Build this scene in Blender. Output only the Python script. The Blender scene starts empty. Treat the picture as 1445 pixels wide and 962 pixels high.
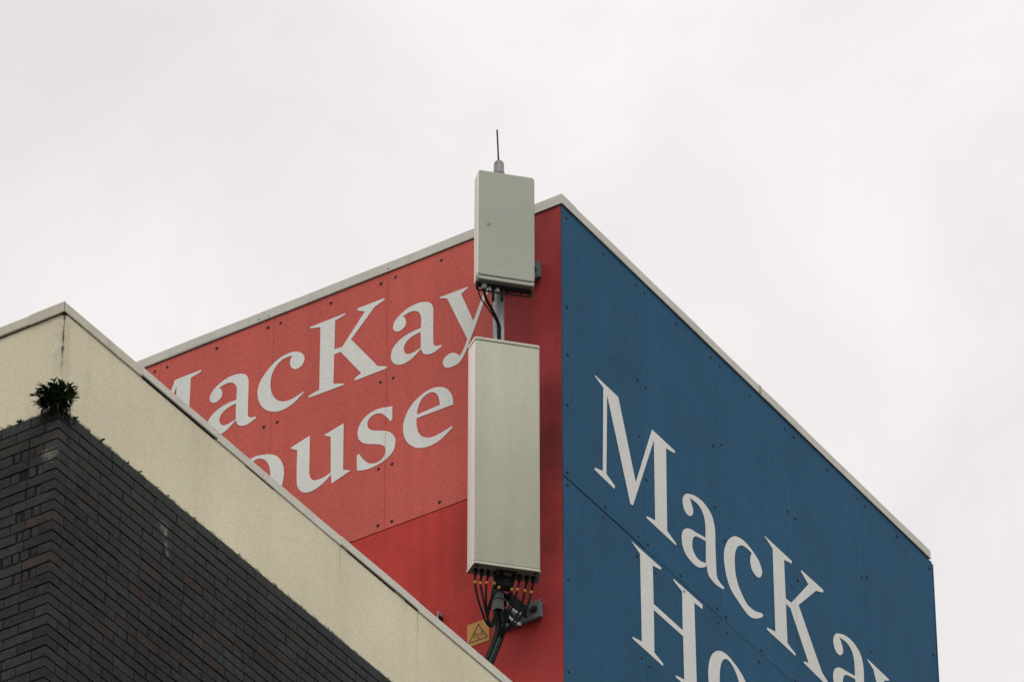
import bpy, bmesh, math, random
from mathutils import Vector, Matrix
rng = random.Random(7)
PI = math.pi
scene = bpy.context.scene
col = scene.collection

# ------------------------------------------------------------------ helpers
def tag(o, label=None, cat=None, group=None, kind=None):
    if label: o['label'] = label
    if cat: o['category'] = cat
    if group: o['group'] = group
    if kind: o['kind'] = kind
    return o

def empty(name, loc, rz=0.0):
    o = bpy.data.objects.new(name, None)
    o.empty_display_size = 0.2
    col.objects.link(o)
    o.location = loc
    o.rotation_euler = (0, 0, rz)
    return o

def link(name, me, mats, parent=None, loc=None):
    o = bpy.data.objects.new(name, me)
    col.objects.link(o)
    for m in (mats if isinstance(mats, (list, tuple)) else [mats]):
        me.materials.append(m)
    if parent is not None:
        o.parent = parent
    if loc is not None:
        o.location = loc
    return o

class MB:
    """collects shapes into one bmesh"""
    def __init__(self):
        self.bm = bmesh.new()
    def box(self, x0, x1, y0, y1, z0, z1, mi=0, bev=0.0, seg=1):
        b = self.bm
        v = [b.verts.new(p) for p in ((x0,y0,z0),(x1,y0,z0),(x1,y1,z0),(x0,y1,z0),
                                      (x0,y0,z1),(x1,y0,z1),(x1,y1,z1),(x0,y1,z1))]
        fs = [b.faces.new([v[i] for i in q]) for q in
              ((0,3,2,1),(4,5,6,7),(0,1,5,4),(1,2,6,5),(2,3,7,6),(3,0,4,7))]
        for f in fs: f.material_index = mi
        if bev > 0:
            es = list({e for f in fs for e in f.edges})
            bmesh.ops.bevel(b, geom=es, offset=bev, segments=seg, affect='EDGES', profile=0.5)
        return fs
    def prism(self, pts, z0, z1, mi=0):
        b = self.bm
        lo = [b.verts.new((x, y, z0)) for x, y in pts]
        hi = [b.verts.new((x, y, z1)) for x, y in pts]
        n = len(pts)
        fs = [b.faces.new(list(reversed(lo))), b.faces.new(hi)]
        for i in range(n):
            j = (i + 1) % n
            fs.append(b.faces.new((lo[i], lo[j], hi[j], hi[i])))
        for f in fs: f.material_index = mi
        return fs
    def loft(self, loops, mi=0, cap0=True, cap1=True, closed=True, smooth=True):
        b = self.bm
        rows = [[b.verts.new(p) for p in l] for l in loops]
        n = len(rows[0])
        fs = []
        for r0, r1 in zip(rows, rows[1:]):
            for i in range(n if closed else n - 1):
                j = (i + 1) % n
                f = b.faces.new((r0[i], r0[j], r1[j], r1[i])); f.smooth = smooth; fs.append(f)
        if cap0: fs.append(b.faces.new(list(reversed(rows[0]))))
        if cap1: fs.append(b.faces.new(rows[-1]))
        for f in fs: f.material_index = mi
        return fs
    def cyl(self, p0, p1, r0, r1=None, n=20, mi=0, cap0=True, cap1=True):
        r1 = r0 if r1 is None else r1
        p0, p1 = Vector(p0), Vector(p1)
        d = (p1 - p0).normalized()
        a = d.orthogonal().normalized(); c = d.cross(a)
        ring = lambda p, r: [p + r * (math.cos(t) * a + math.sin(t) * c) for t in [2 * PI * i / n for i in range(n)]]
        return self.loft([ring(p0, r0), ring(p1, r1)], mi, cap0, cap1)
    def tube(self, pts, r, n=10, mi=0, sub=8, ridges=0.0):
        P = spline3(pts, sub)
        rings = []
        T = (P[1] - P[0]).normalized()
        a = T.orthogonal().normalized()
        for i, p in enumerate(P):
            t = (P[min(i + 1, len(P) - 1)] - P[max(i - 1, 0)]).normalized()
            a = (a - t * a.dot(t)).normalized(); c = t.cross(a)
            rr = r * (1 + (ridges if i % 2 else 0))
            rings.append([p + rr * (math.cos(2 * PI * k / n) * a + math.sin(2 * PI * k / n) * c) for k in range(n)])
        return self.loft(rings, mi)
    def done(self, name, mats, parent=None, loc=None, recalc=True):
        if recalc:
            bmesh.ops.recalc_face_normals(self.bm, faces=self.bm.faces)
        me = bpy.data.meshes.new(name)
        self.bm.to_mesh(me); self.bm.free()
        return link(name, me, mats, parent, loc)

def cr(p0, p1, p2, p3, t):
    return 0.5 * ((2 * p1) + (p2 - p0) * t + (2 * p0 - 5 * p1 + 4 * p2 - p3) * t * t + (3 * p1 - p0 - 3 * p2 + p3) * t ** 3)

def bar_run(mb, axis, a0, a1, p0, p1, z0, z1, amp=0.0, ch=0.004, mi=0):
    """long folded metal bar with chamfered edges that is not quite straight"""
    n = max(2, int((a1 - a0) / 0.22)); ph = [rng.uniform(0, 6.28) for _ in range(4)]
    loops = []
    for i in range(n + 1):
        a = a0 + (a1 - a0) * i / n
        du = amp * (math.sin(a * 2.1 + ph[0]) + 0.6 * math.sin(a * 5.3 + ph[1])) if 0 < i < n else 0.0
        dz = amp * (math.sin(a * 1.7 + ph[2]) + 0.6 * math.sin(a * 6.1 + ph[3])) if 0 < i < n else 0.0
        sec = [(p0 + ch, z0), (p1 - ch, z0), (p1, z0 + ch), (p1, z1 - ch), (p1 - ch, z1), (p0 + ch, z1), (p0, z1 - ch), (p0, z0 + ch)]
        sec = [(u + du, z + dz * (1.0 if z < (z0 + z1) / 2 else 0.6)) for u, z in sec]
        loops.append([(u, a, z) if axis == 'y' else (a, u, z) for u, z in sec])
    mb.loft(loops, mi, smooth=False)

def spline3(pts, sub):
    P = [Vector(p) for p in pts]
    if len(P) == 2:
        return [P[0].lerp(P[1], i / sub) for i in range(sub + 1)]
    E = [2 * P[0] - P[1]] + P + [2 * P[-1] - P[-2]]
    out = []
    for i in range(len(P) - 1):
        for k in range(sub):
            out.append(cr(E[i], E[i + 1], E[i + 2], E[i + 3], k / sub))
    out.append(P[-1])
    return out

# ------------------------------------------------------------------ materials
class Mat:
    def __init__(self, name, rough=0.6, spec=0.4, metal=0.0):
        self.m = bpy.data.materials.new(name); self.m.use_nodes = True
        self.t = self.m.node_tree; self.n = self.t.nodes; self.l = self.t.links
        self.b = self.n['Principled BSDF']
        self.b.inputs['Roughness'].default_value = rough
        self.b.inputs['Specular IOR Level'].default_value = spec
        self.b.inputs['Metallic'].default_value = metal
        self.tc = self.n.new('ShaderNodeTexCoord')
    def co(self, scale=(1, 1, 1), src='Object', rot=(0, 0, 0)):
        mp = self.n.new('ShaderNodeMapping'); mp.inputs['Scale'].default_value = scale
        mp.inputs['Rotation'].default_value = rot
        self.l.new(self.tc.outputs[src], mp.inputs['Vector'])
        return mp.outputs['Vector']
    def noise(self, scale, detail=3, rough=0.55, vec=None, dist=0.0):
        n = self.n.new('ShaderNodeTexNoise')
        n.inputs['Scale'].default_value = scale; n.inputs['Detail'].default_value = detail
        n.inputs['Roughness'].default_value = rough; n.inputs['Distortion'].default_value = dist
        self.l.new(vec if vec is not None else self.co(), n.inputs['Vector'])
        return n.outputs['Fac']
    def rng(self, v, a, b, c=0.0, d=1.0, smooth=False):
        n = self.n.new('ShaderNodeMapRange')
        if smooth: n.interpolation_type = 'SMOOTHSTEP'
        n.inputs[1].default_value = a; n.inputs[2].default_value = b
        n.inputs[3].default_value = c; n.inputs[4].default_value = d
        self.l.new(v, n.inputs[0]); return n.outputs[0]
    def math(self, op, a, b=None):
        n = self.n.new('ShaderNodeMath'); n.operation = op
        for i, q in enumerate((a, b)):
            if q is None: continue
            if isinstance(q, (int, float)): n.inputs[i].default_value = q
            else: self.l.new(q, n.inputs[i])
        return n.outputs[0]
    def mix(self, f, a, b, mode='MIX'):
        n = self.n.new('ShaderNodeMix'); n.data_type = 'RGBA'; n.blend_type = mode
        for sock, q in ((n.inputs[0], f), (n.inputs[6], a), (n.inputs[7], b)):
            if isinstance(q, (int, float)): sock.default_value = q
            elif isinstance(q, tuple): sock.default_value = (*q, 1)
            else: self.l.new(q, sock)
        return n.outputs[2]
    def mul(self, c, v):
        """colour times a scalar socket"""
        n = self.n.new('ShaderNodeVectorMath'); n.operation = 'SCALE'
        if isinstance(c, tuple): n.inputs[0].default_value = c
        else: self.l.new(c, n.inputs[0])
        self.l.new(v, n.inputs['Scale']); return n.outputs[0]
    def grain(self, c, scale=110, amt=0.16):
        """fine coloured speckle of weathered paint"""
        n = self.n.new('ShaderNodeTexNoise'); n.inputs['Scale'].default_value = scale * 0.8
        n.inputs['Detail'].default_value = 2; n.inputs['Roughness'].default_value = 0.75
        self.l.new(self.co(), n.inputs['Vector'])
        lum = self.rng(self.noise(scale, 2, 0.75, self.co((1, 1, 1), rot=(0.5, 0.3, 0.8))), 0.3, 0.7, 1 - amt, 1 + amt)
        mr = self.n.new('ShaderNodeMapRange'); mr.data_type = 'FLOAT_VECTOR'
        self.l.new(n.outputs['Color'], mr.inputs['Vector'])
        k = amt * 0.8
        mr.inputs[7].default_value = (0.3, 0.3, 0.3); mr.inputs[8].default_value = (0.7, 0.7, 0.7)
        mr.inputs[9].default_value = (1 - k,) * 3; mr.inputs[10].default_value = (1 + k,) * 3
        v = self.n.new('ShaderNodeVectorMath'); v.operation = 'MULTIPLY'
        self.l.new(self.mul(c, lum), v.inputs[0]); self.l.new(mr.outputs['Vector'], v.inputs[1])
        return v.outputs[0]
    def bump(self, h, strength=0.2, dist=0.01):
        n = self.n.new('ShaderNodeBump'); n.inputs['Strength'].default_value = strength
        n.inputs['Distance'].default_value = dist
        self.l.new(h, n.inputs['Height']); self.l.new(n.outputs[0], self.b.inputs['Normal'])
    def out(self, c):
        if isinstance(c, tuple): self.b.inputs['Base Color'].default_value = (*c, 1)
        else: self.l.new(c, self.b.inputs['Base Color'])
        return self.m
    def sep(self):
        n = self.n.new('ShaderNodeSeparateXYZ'); self.l.new(self.tc.outputs['Object'], n.inputs[0]); return n.outputs
    def spot(self, p, r, soft=0.5):
        """1 near object-space point p, 0 beyond radius r (ragged edge)"""
        n = self.n.new('ShaderNodeVectorMath'); n.operation = 'DISTANCE'
        self.l.new(self.tc.outputs['Object'], n.inputs[0]); n.inputs[1].default_value = p
        d = self.math('ADD', n.outputs['Value'], self.rng(self.noise(60, 2), 0.3, 0.7, -r * 0.5, r * 0.5))
        return self.rng(d, r * soft, r, 1, 0)

def paint(name, colr, rough=0.5, amt=0.10, big=0.10, spec=0.35, streak=0.0, gs=110, corner=False, band=False, vary=0.0):
    m = Mat(name, rough, spec)
    f = m.noise(1.3, 4, 0.6)
    c = m.mul(colr, m.rng(f, 0.3, 0.7, 1 - big, 1 + big))
    oi = m.n.new('ShaderNodeObjectInfo')
    c = m.mul(c, m.rng(oi.outputs['Random'], 0, 1, 1 - vary, 1 + vary))
    if streak:
        s = m.noise(1.0, 4, 0.6, m.co((7, 7, 0.6)))
        c = m.mul(c, m.rng(s, 0.45, 0.75, 1.0, 1.0 - streak))
    if corner:                                      # darker towards the blue corner
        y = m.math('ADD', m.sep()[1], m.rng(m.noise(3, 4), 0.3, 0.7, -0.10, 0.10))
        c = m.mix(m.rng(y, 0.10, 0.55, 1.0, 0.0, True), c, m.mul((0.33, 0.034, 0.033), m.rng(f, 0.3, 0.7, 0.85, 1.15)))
    if corner or band:                              # darker mottled patch beside the mast
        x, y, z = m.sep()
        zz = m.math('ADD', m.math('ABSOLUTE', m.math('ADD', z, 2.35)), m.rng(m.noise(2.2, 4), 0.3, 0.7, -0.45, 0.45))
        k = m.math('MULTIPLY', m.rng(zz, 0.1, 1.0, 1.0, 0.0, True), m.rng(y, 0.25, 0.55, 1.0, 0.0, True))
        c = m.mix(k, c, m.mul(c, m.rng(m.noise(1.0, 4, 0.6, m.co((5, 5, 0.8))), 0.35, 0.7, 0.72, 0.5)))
    c = m.grain(c, gs, amt)
    m.bump(m.noise(4, 3), 0.05, 0.02)
    return m.out(c)

M = {}
M['red_faded'] = paint('faded_red_cladding', (0.525, 0.101, 0.078), 0.6, 0.28, 0.07, vary=0.04, spec=0.2, streak=0.10)
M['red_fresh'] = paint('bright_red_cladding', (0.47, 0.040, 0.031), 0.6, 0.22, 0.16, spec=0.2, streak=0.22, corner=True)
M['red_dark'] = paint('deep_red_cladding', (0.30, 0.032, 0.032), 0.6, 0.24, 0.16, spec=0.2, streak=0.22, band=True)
M['blue'] = paint('blue_cladding', (0.0150, 0.085, 0.164), 0.65, 0.34, 0.09, spec=0.12, streak=0.10, vary=0.05)
M['letter'] = paint('white_vinyl', (0.69, 0.71, 0.665), 0.6, 0.12, 0.04, streak=0.06)
M['trim'] = paint('grey_coping_paint', (0.55, 0.55, 0.48), 0.5, 0.12, 0.08, streak=0.12)
M['trim_lip'] = paint('coping_lip', (0.66, 0.64, 0.58), 0.5, 0.05)
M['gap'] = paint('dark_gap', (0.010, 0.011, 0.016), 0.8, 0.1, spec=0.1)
M['screw'] = paint('dark_screw', (0.030, 0.018, 0.022), 0.6, 0.1, spec=0.3)
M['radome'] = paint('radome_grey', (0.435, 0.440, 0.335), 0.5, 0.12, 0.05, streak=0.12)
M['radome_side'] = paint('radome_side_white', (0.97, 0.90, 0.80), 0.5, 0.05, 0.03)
M['radome_under'] = paint('radome_under_shaded', (0.17, 0.175, 0.15), 0.7, 0.15, 0.15)  # darker copy for downward faces, their shade put into the colour
M['rubber'] = paint('black_cable', (0.006, 0.007, 0.008), 0.7, 0.1, spec=0.12)
M['hose'] = paint('black_hose', (0.006, 0.009, 0.009), 0.6, 0.1, spec=0.16)
M['band'] = paint('yellow_band', (0.42, 0.22, 0.03), 0.5, 0.1)
M['dark_metal'] = paint('dark_metal', (0.022, 0.025, 0.026), 0.6, 0.15, spec=0.2)
M['bright_metal'] = paint('bright_steel', (0.62, 0.64, 0.64), 0.4, 0.05)
M['sign_yellow'] = paint('sign_yellow', (0.55, 0.29, 0.06), 0.5, 0.10, 0.08, streak=0.1)
M['sign_black'] = paint('sign_black', (0.02, 0.02, 0.022), 0.5, 0.1)
M['stem'] = paint('plant_stem', (0.05, 0.035, 0.02), 0.8, 0.2)

def galvanised(name, base):
    m = Mat(name, 0.5, 0.4, 0.0)
    v = m.n.new('ShaderNodeTexVoronoi'); v.inputs['Scale'].default_value = 60
    m.l.new(m.co(), v.inputs['Vector'])
    c = m.mul(base, m.rng(v.outputs['Distance'], 0.0, 0.7, 0.75, 1.2))
    c = m.mul(c, m.rng(m.noise(5, 4), 0.3, 0.7, 0.65, 1.15))
    return m.out(m.grain(c, 110, 0.12))
M['galv'] = galvanised('galvanised_steel', (0.34, 0.375, 0.37))
M['galv_dark'] = galvanised('dull_galvanised_steel', (0.115, 0.135, 0.14))

def cream():
    m = Mat('cream_render', 0.9, 0.15)
    c = m.mul((0.70, 0.650, 0.470), m.rng(m.noise(0.9, 5, 0.6), 0.3, 0.7, 0.90, 1.08))
    # rain streaks from the coping
    s = m.noise(1.0, 4, 0.6, m.co((6, 6, 0.5)))
    c = m.mul(c, m.rng(s, 0.5, 0.8, 1.0, 0.92))
    x, y, z = m.sep()
    # hairline joints in the long right-hand face
    for xx in (3.02, 3.935):
        d = m.math('ABSOLUTE', m.math('SUBTRACT', x, xx))
        k = m.math('MULTIPLY', m.rng(d, 0.003, 0.010, 0.45, 0.0), m.rng(z, 0.55, 0.86, 0.05, 1.0))
        c = m.mix(k, c, (0.16, 0.15, 0.12))
    # dark split running down the corner below the coping
    d = m.math('MAXIMUM', m.math('SUBTRACT', x, 0.006), m.math('SUBTRACT', y, 0.006))
    d = m.math('ADD', d, m.rng(m.noise(26, 3), 0.3, 0.7, -0.007, 0.009))
    k = m.math('MULTIPLY', m.rng(d, 0.004, 0.011, 1.0, 0.0), m.rng(m.math('ADD', z, m.rng(m.noise(14, 2), 0.3, 0.7, -0.12, 0.12)), 0.36, 0.58, 0.0, 0.95))
    c = m.mix(k, c, (0.06, 0.06, 0.05))
    d2 = m.math('ADD', m.math('MAXIMUM', x, y), m.rng(m.noise(9, 3), 0.3, 0.7, -0.05, 0.05))
    c = m.mix(m.math('MULTIPLY', m.rng(d2, 0.03, 0.10, 0.25, 0.0), m.rng(z, 0.3, 0.5, 0.0, 1.0)), c, (0.30, 0.27, 0.20))
    # green-black growth along the bottom edge on the brickwork
    e = m.math('ADD', z, m.rng(m.noise(25, 3), 0.3, 0.7, -0.015, 0.015))
    c = m.mix(m.rng(e, 0.160, 0.182, 0.75, 0.0), c, (0.06, 0.075, 0.045))
    c = m.grain(c, 105, 0.14)
    m.bump(m.noise(120, 3), 0.35, 0.004)
    return m.out(c)
M['cream'] = cream()

def brick():
    m = Mat('dark_brick', 0.85, 0.12)
    a = m.n.new('ShaderNodeVertexColor'); a.layer_name = 'tint'
    c = m.mul(a.outputs['Color'], m.rng(m.noise(22, 4, 0.65), 0.3, 0.7, 0.72, 1.25))
    c = m.mul(c, m.rng(m.noise(1.1, 4), 0.35, 0.65, 0.80, 1.15))
    x, y, z = m.sep()
    # greener, wetter bricks in the top courses
    c = m.mix(m.rng(m.math('ADD', z, m.rng(m.noise(5, 3), 0.3, 0.7, -0.15, 0.15)), -0.45, 0.25, 0.0, 0.55), c, (0.050, 0.060, 0.056))
    # lime runs and one pale patch by the corner
    for p, r in (((0.0, 1.109, 0), 0), ):
        pass
    for p, r in (((1.109, 0, -0.093), 0.055), ((1.125, 0, -0.120), 0.035), ((1.137, 0, -0.200), 0.030), ((1.15, 0, -0.255), 0.024), ((0, 0.05, -0.172), 0.065), ((0, 0.09, -0.15), 0.035)):
        c = m.mix(m.math('MULTIPLY', m.spot(p, r, 0.1), 0.50), c, (0.26, 0.25, 0.19))
    c = m.grain(c, 105, 0.26)
    m.bump(m.noise(70, 3), 0.5, 0.004)
    return m.out(c)
M['brick'] = brick()

def plain_brick():
    m = Mat('dark_brick_lower', 0.85, 0.2)
    uv = m.n.new('ShaderNodeCombineXYZ'); x, y, z = m.sep()
    m.l.new(m.math('ADD', x, y), uv.inputs[0]); m.l.new(z, uv.inputs[1])
    b = m.n.new('ShaderNodeTexBrick'); b.inputs['Scale'].default_value = 1.0
    b.inputs['Brick Width'].default_value = 0.225; b.inputs['Row Height'].default_value = 0.075
    b.inputs['Mortar Size'].default_value = 0.006
    b.inputs['Color1'].default_value = (0.035, 0.037, 0.04, 1); b.inputs['Color2'].default_value = (0.05, 0.042, 0.038, 1)
    b.inputs['Mortar'].default_value = (0.012, 0.012, 0.014, 1)
    m.l.new(uv.outputs[0], b.inputs['Vector'])
    return m.out(b.outputs['Color'])
M['brick_lower'] = plain_brick()
M['mortar'] = paint('dark_mortar', (0.014, 0.0145, 0.015), 0.9, 0.1, spec=0.1)
M['concrete'] = paint('roof_concrete', (0.20, 0.20, 0.19), 0.9, 0.15, 0.15, spec=0.2)
M['ground'] = paint('ground_asphalt', (0.05, 0.05, 0.052), 0.9, 0.15, 0.2, spec=0.2, gs=20)

def leafmat(name, c0, c1):
    m = Mat(name, 0.45, 0.45)
    a = m.n.new('ShaderNodeVertexColor'); a.layer_name = 'tint'
    c = m.mix(a.outputs['Color'], c0, c1)
    m.b.inputs['Subsurface Weight'].default_value = 0.0
    return m.out(c)
M['leaf'] = leafmat('plant_leaf', (0.006, 0.009, 0.008), (0.075, 0.155, 0.036))
M['moss'] = leafmat('moss', (0.012, 0.02, 0.008), (0.06, 0.09, 0.02))

# ------------------------------------------------------------------ frame of the place
CAM_Z = 1.6
AZ = math.radians(32.78331)                       # heading of the blue wall, clockwise from +Y
FRAME = PI / 2 - AZ                               # local x runs along the blue wall, local y along the red wall
TOWER = (0.364, 33.158, 25.776 + CAM_Z)           # top corner where red and blue meet
LEFT = (-2.750, 28.044, 20.078 + CAM_Z)           # brick corner just below the cream parapet
MAST = (-0.097, 33.098, 22.126 + CAM_Z)           # foot of the antenna mast
ANT = math.radians(14.0)                          # antennas face a little right of the camera

# ------------------------------------------------------------------ ground
g = MB(); g.bm.faces.new([g.bm.verts.new(p) for p in ((-600,-600,0),(600,-600,0),(600,600,0),(-600,600,0))])
tag(g.done('ground', M['ground']), kind='structure')

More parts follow.
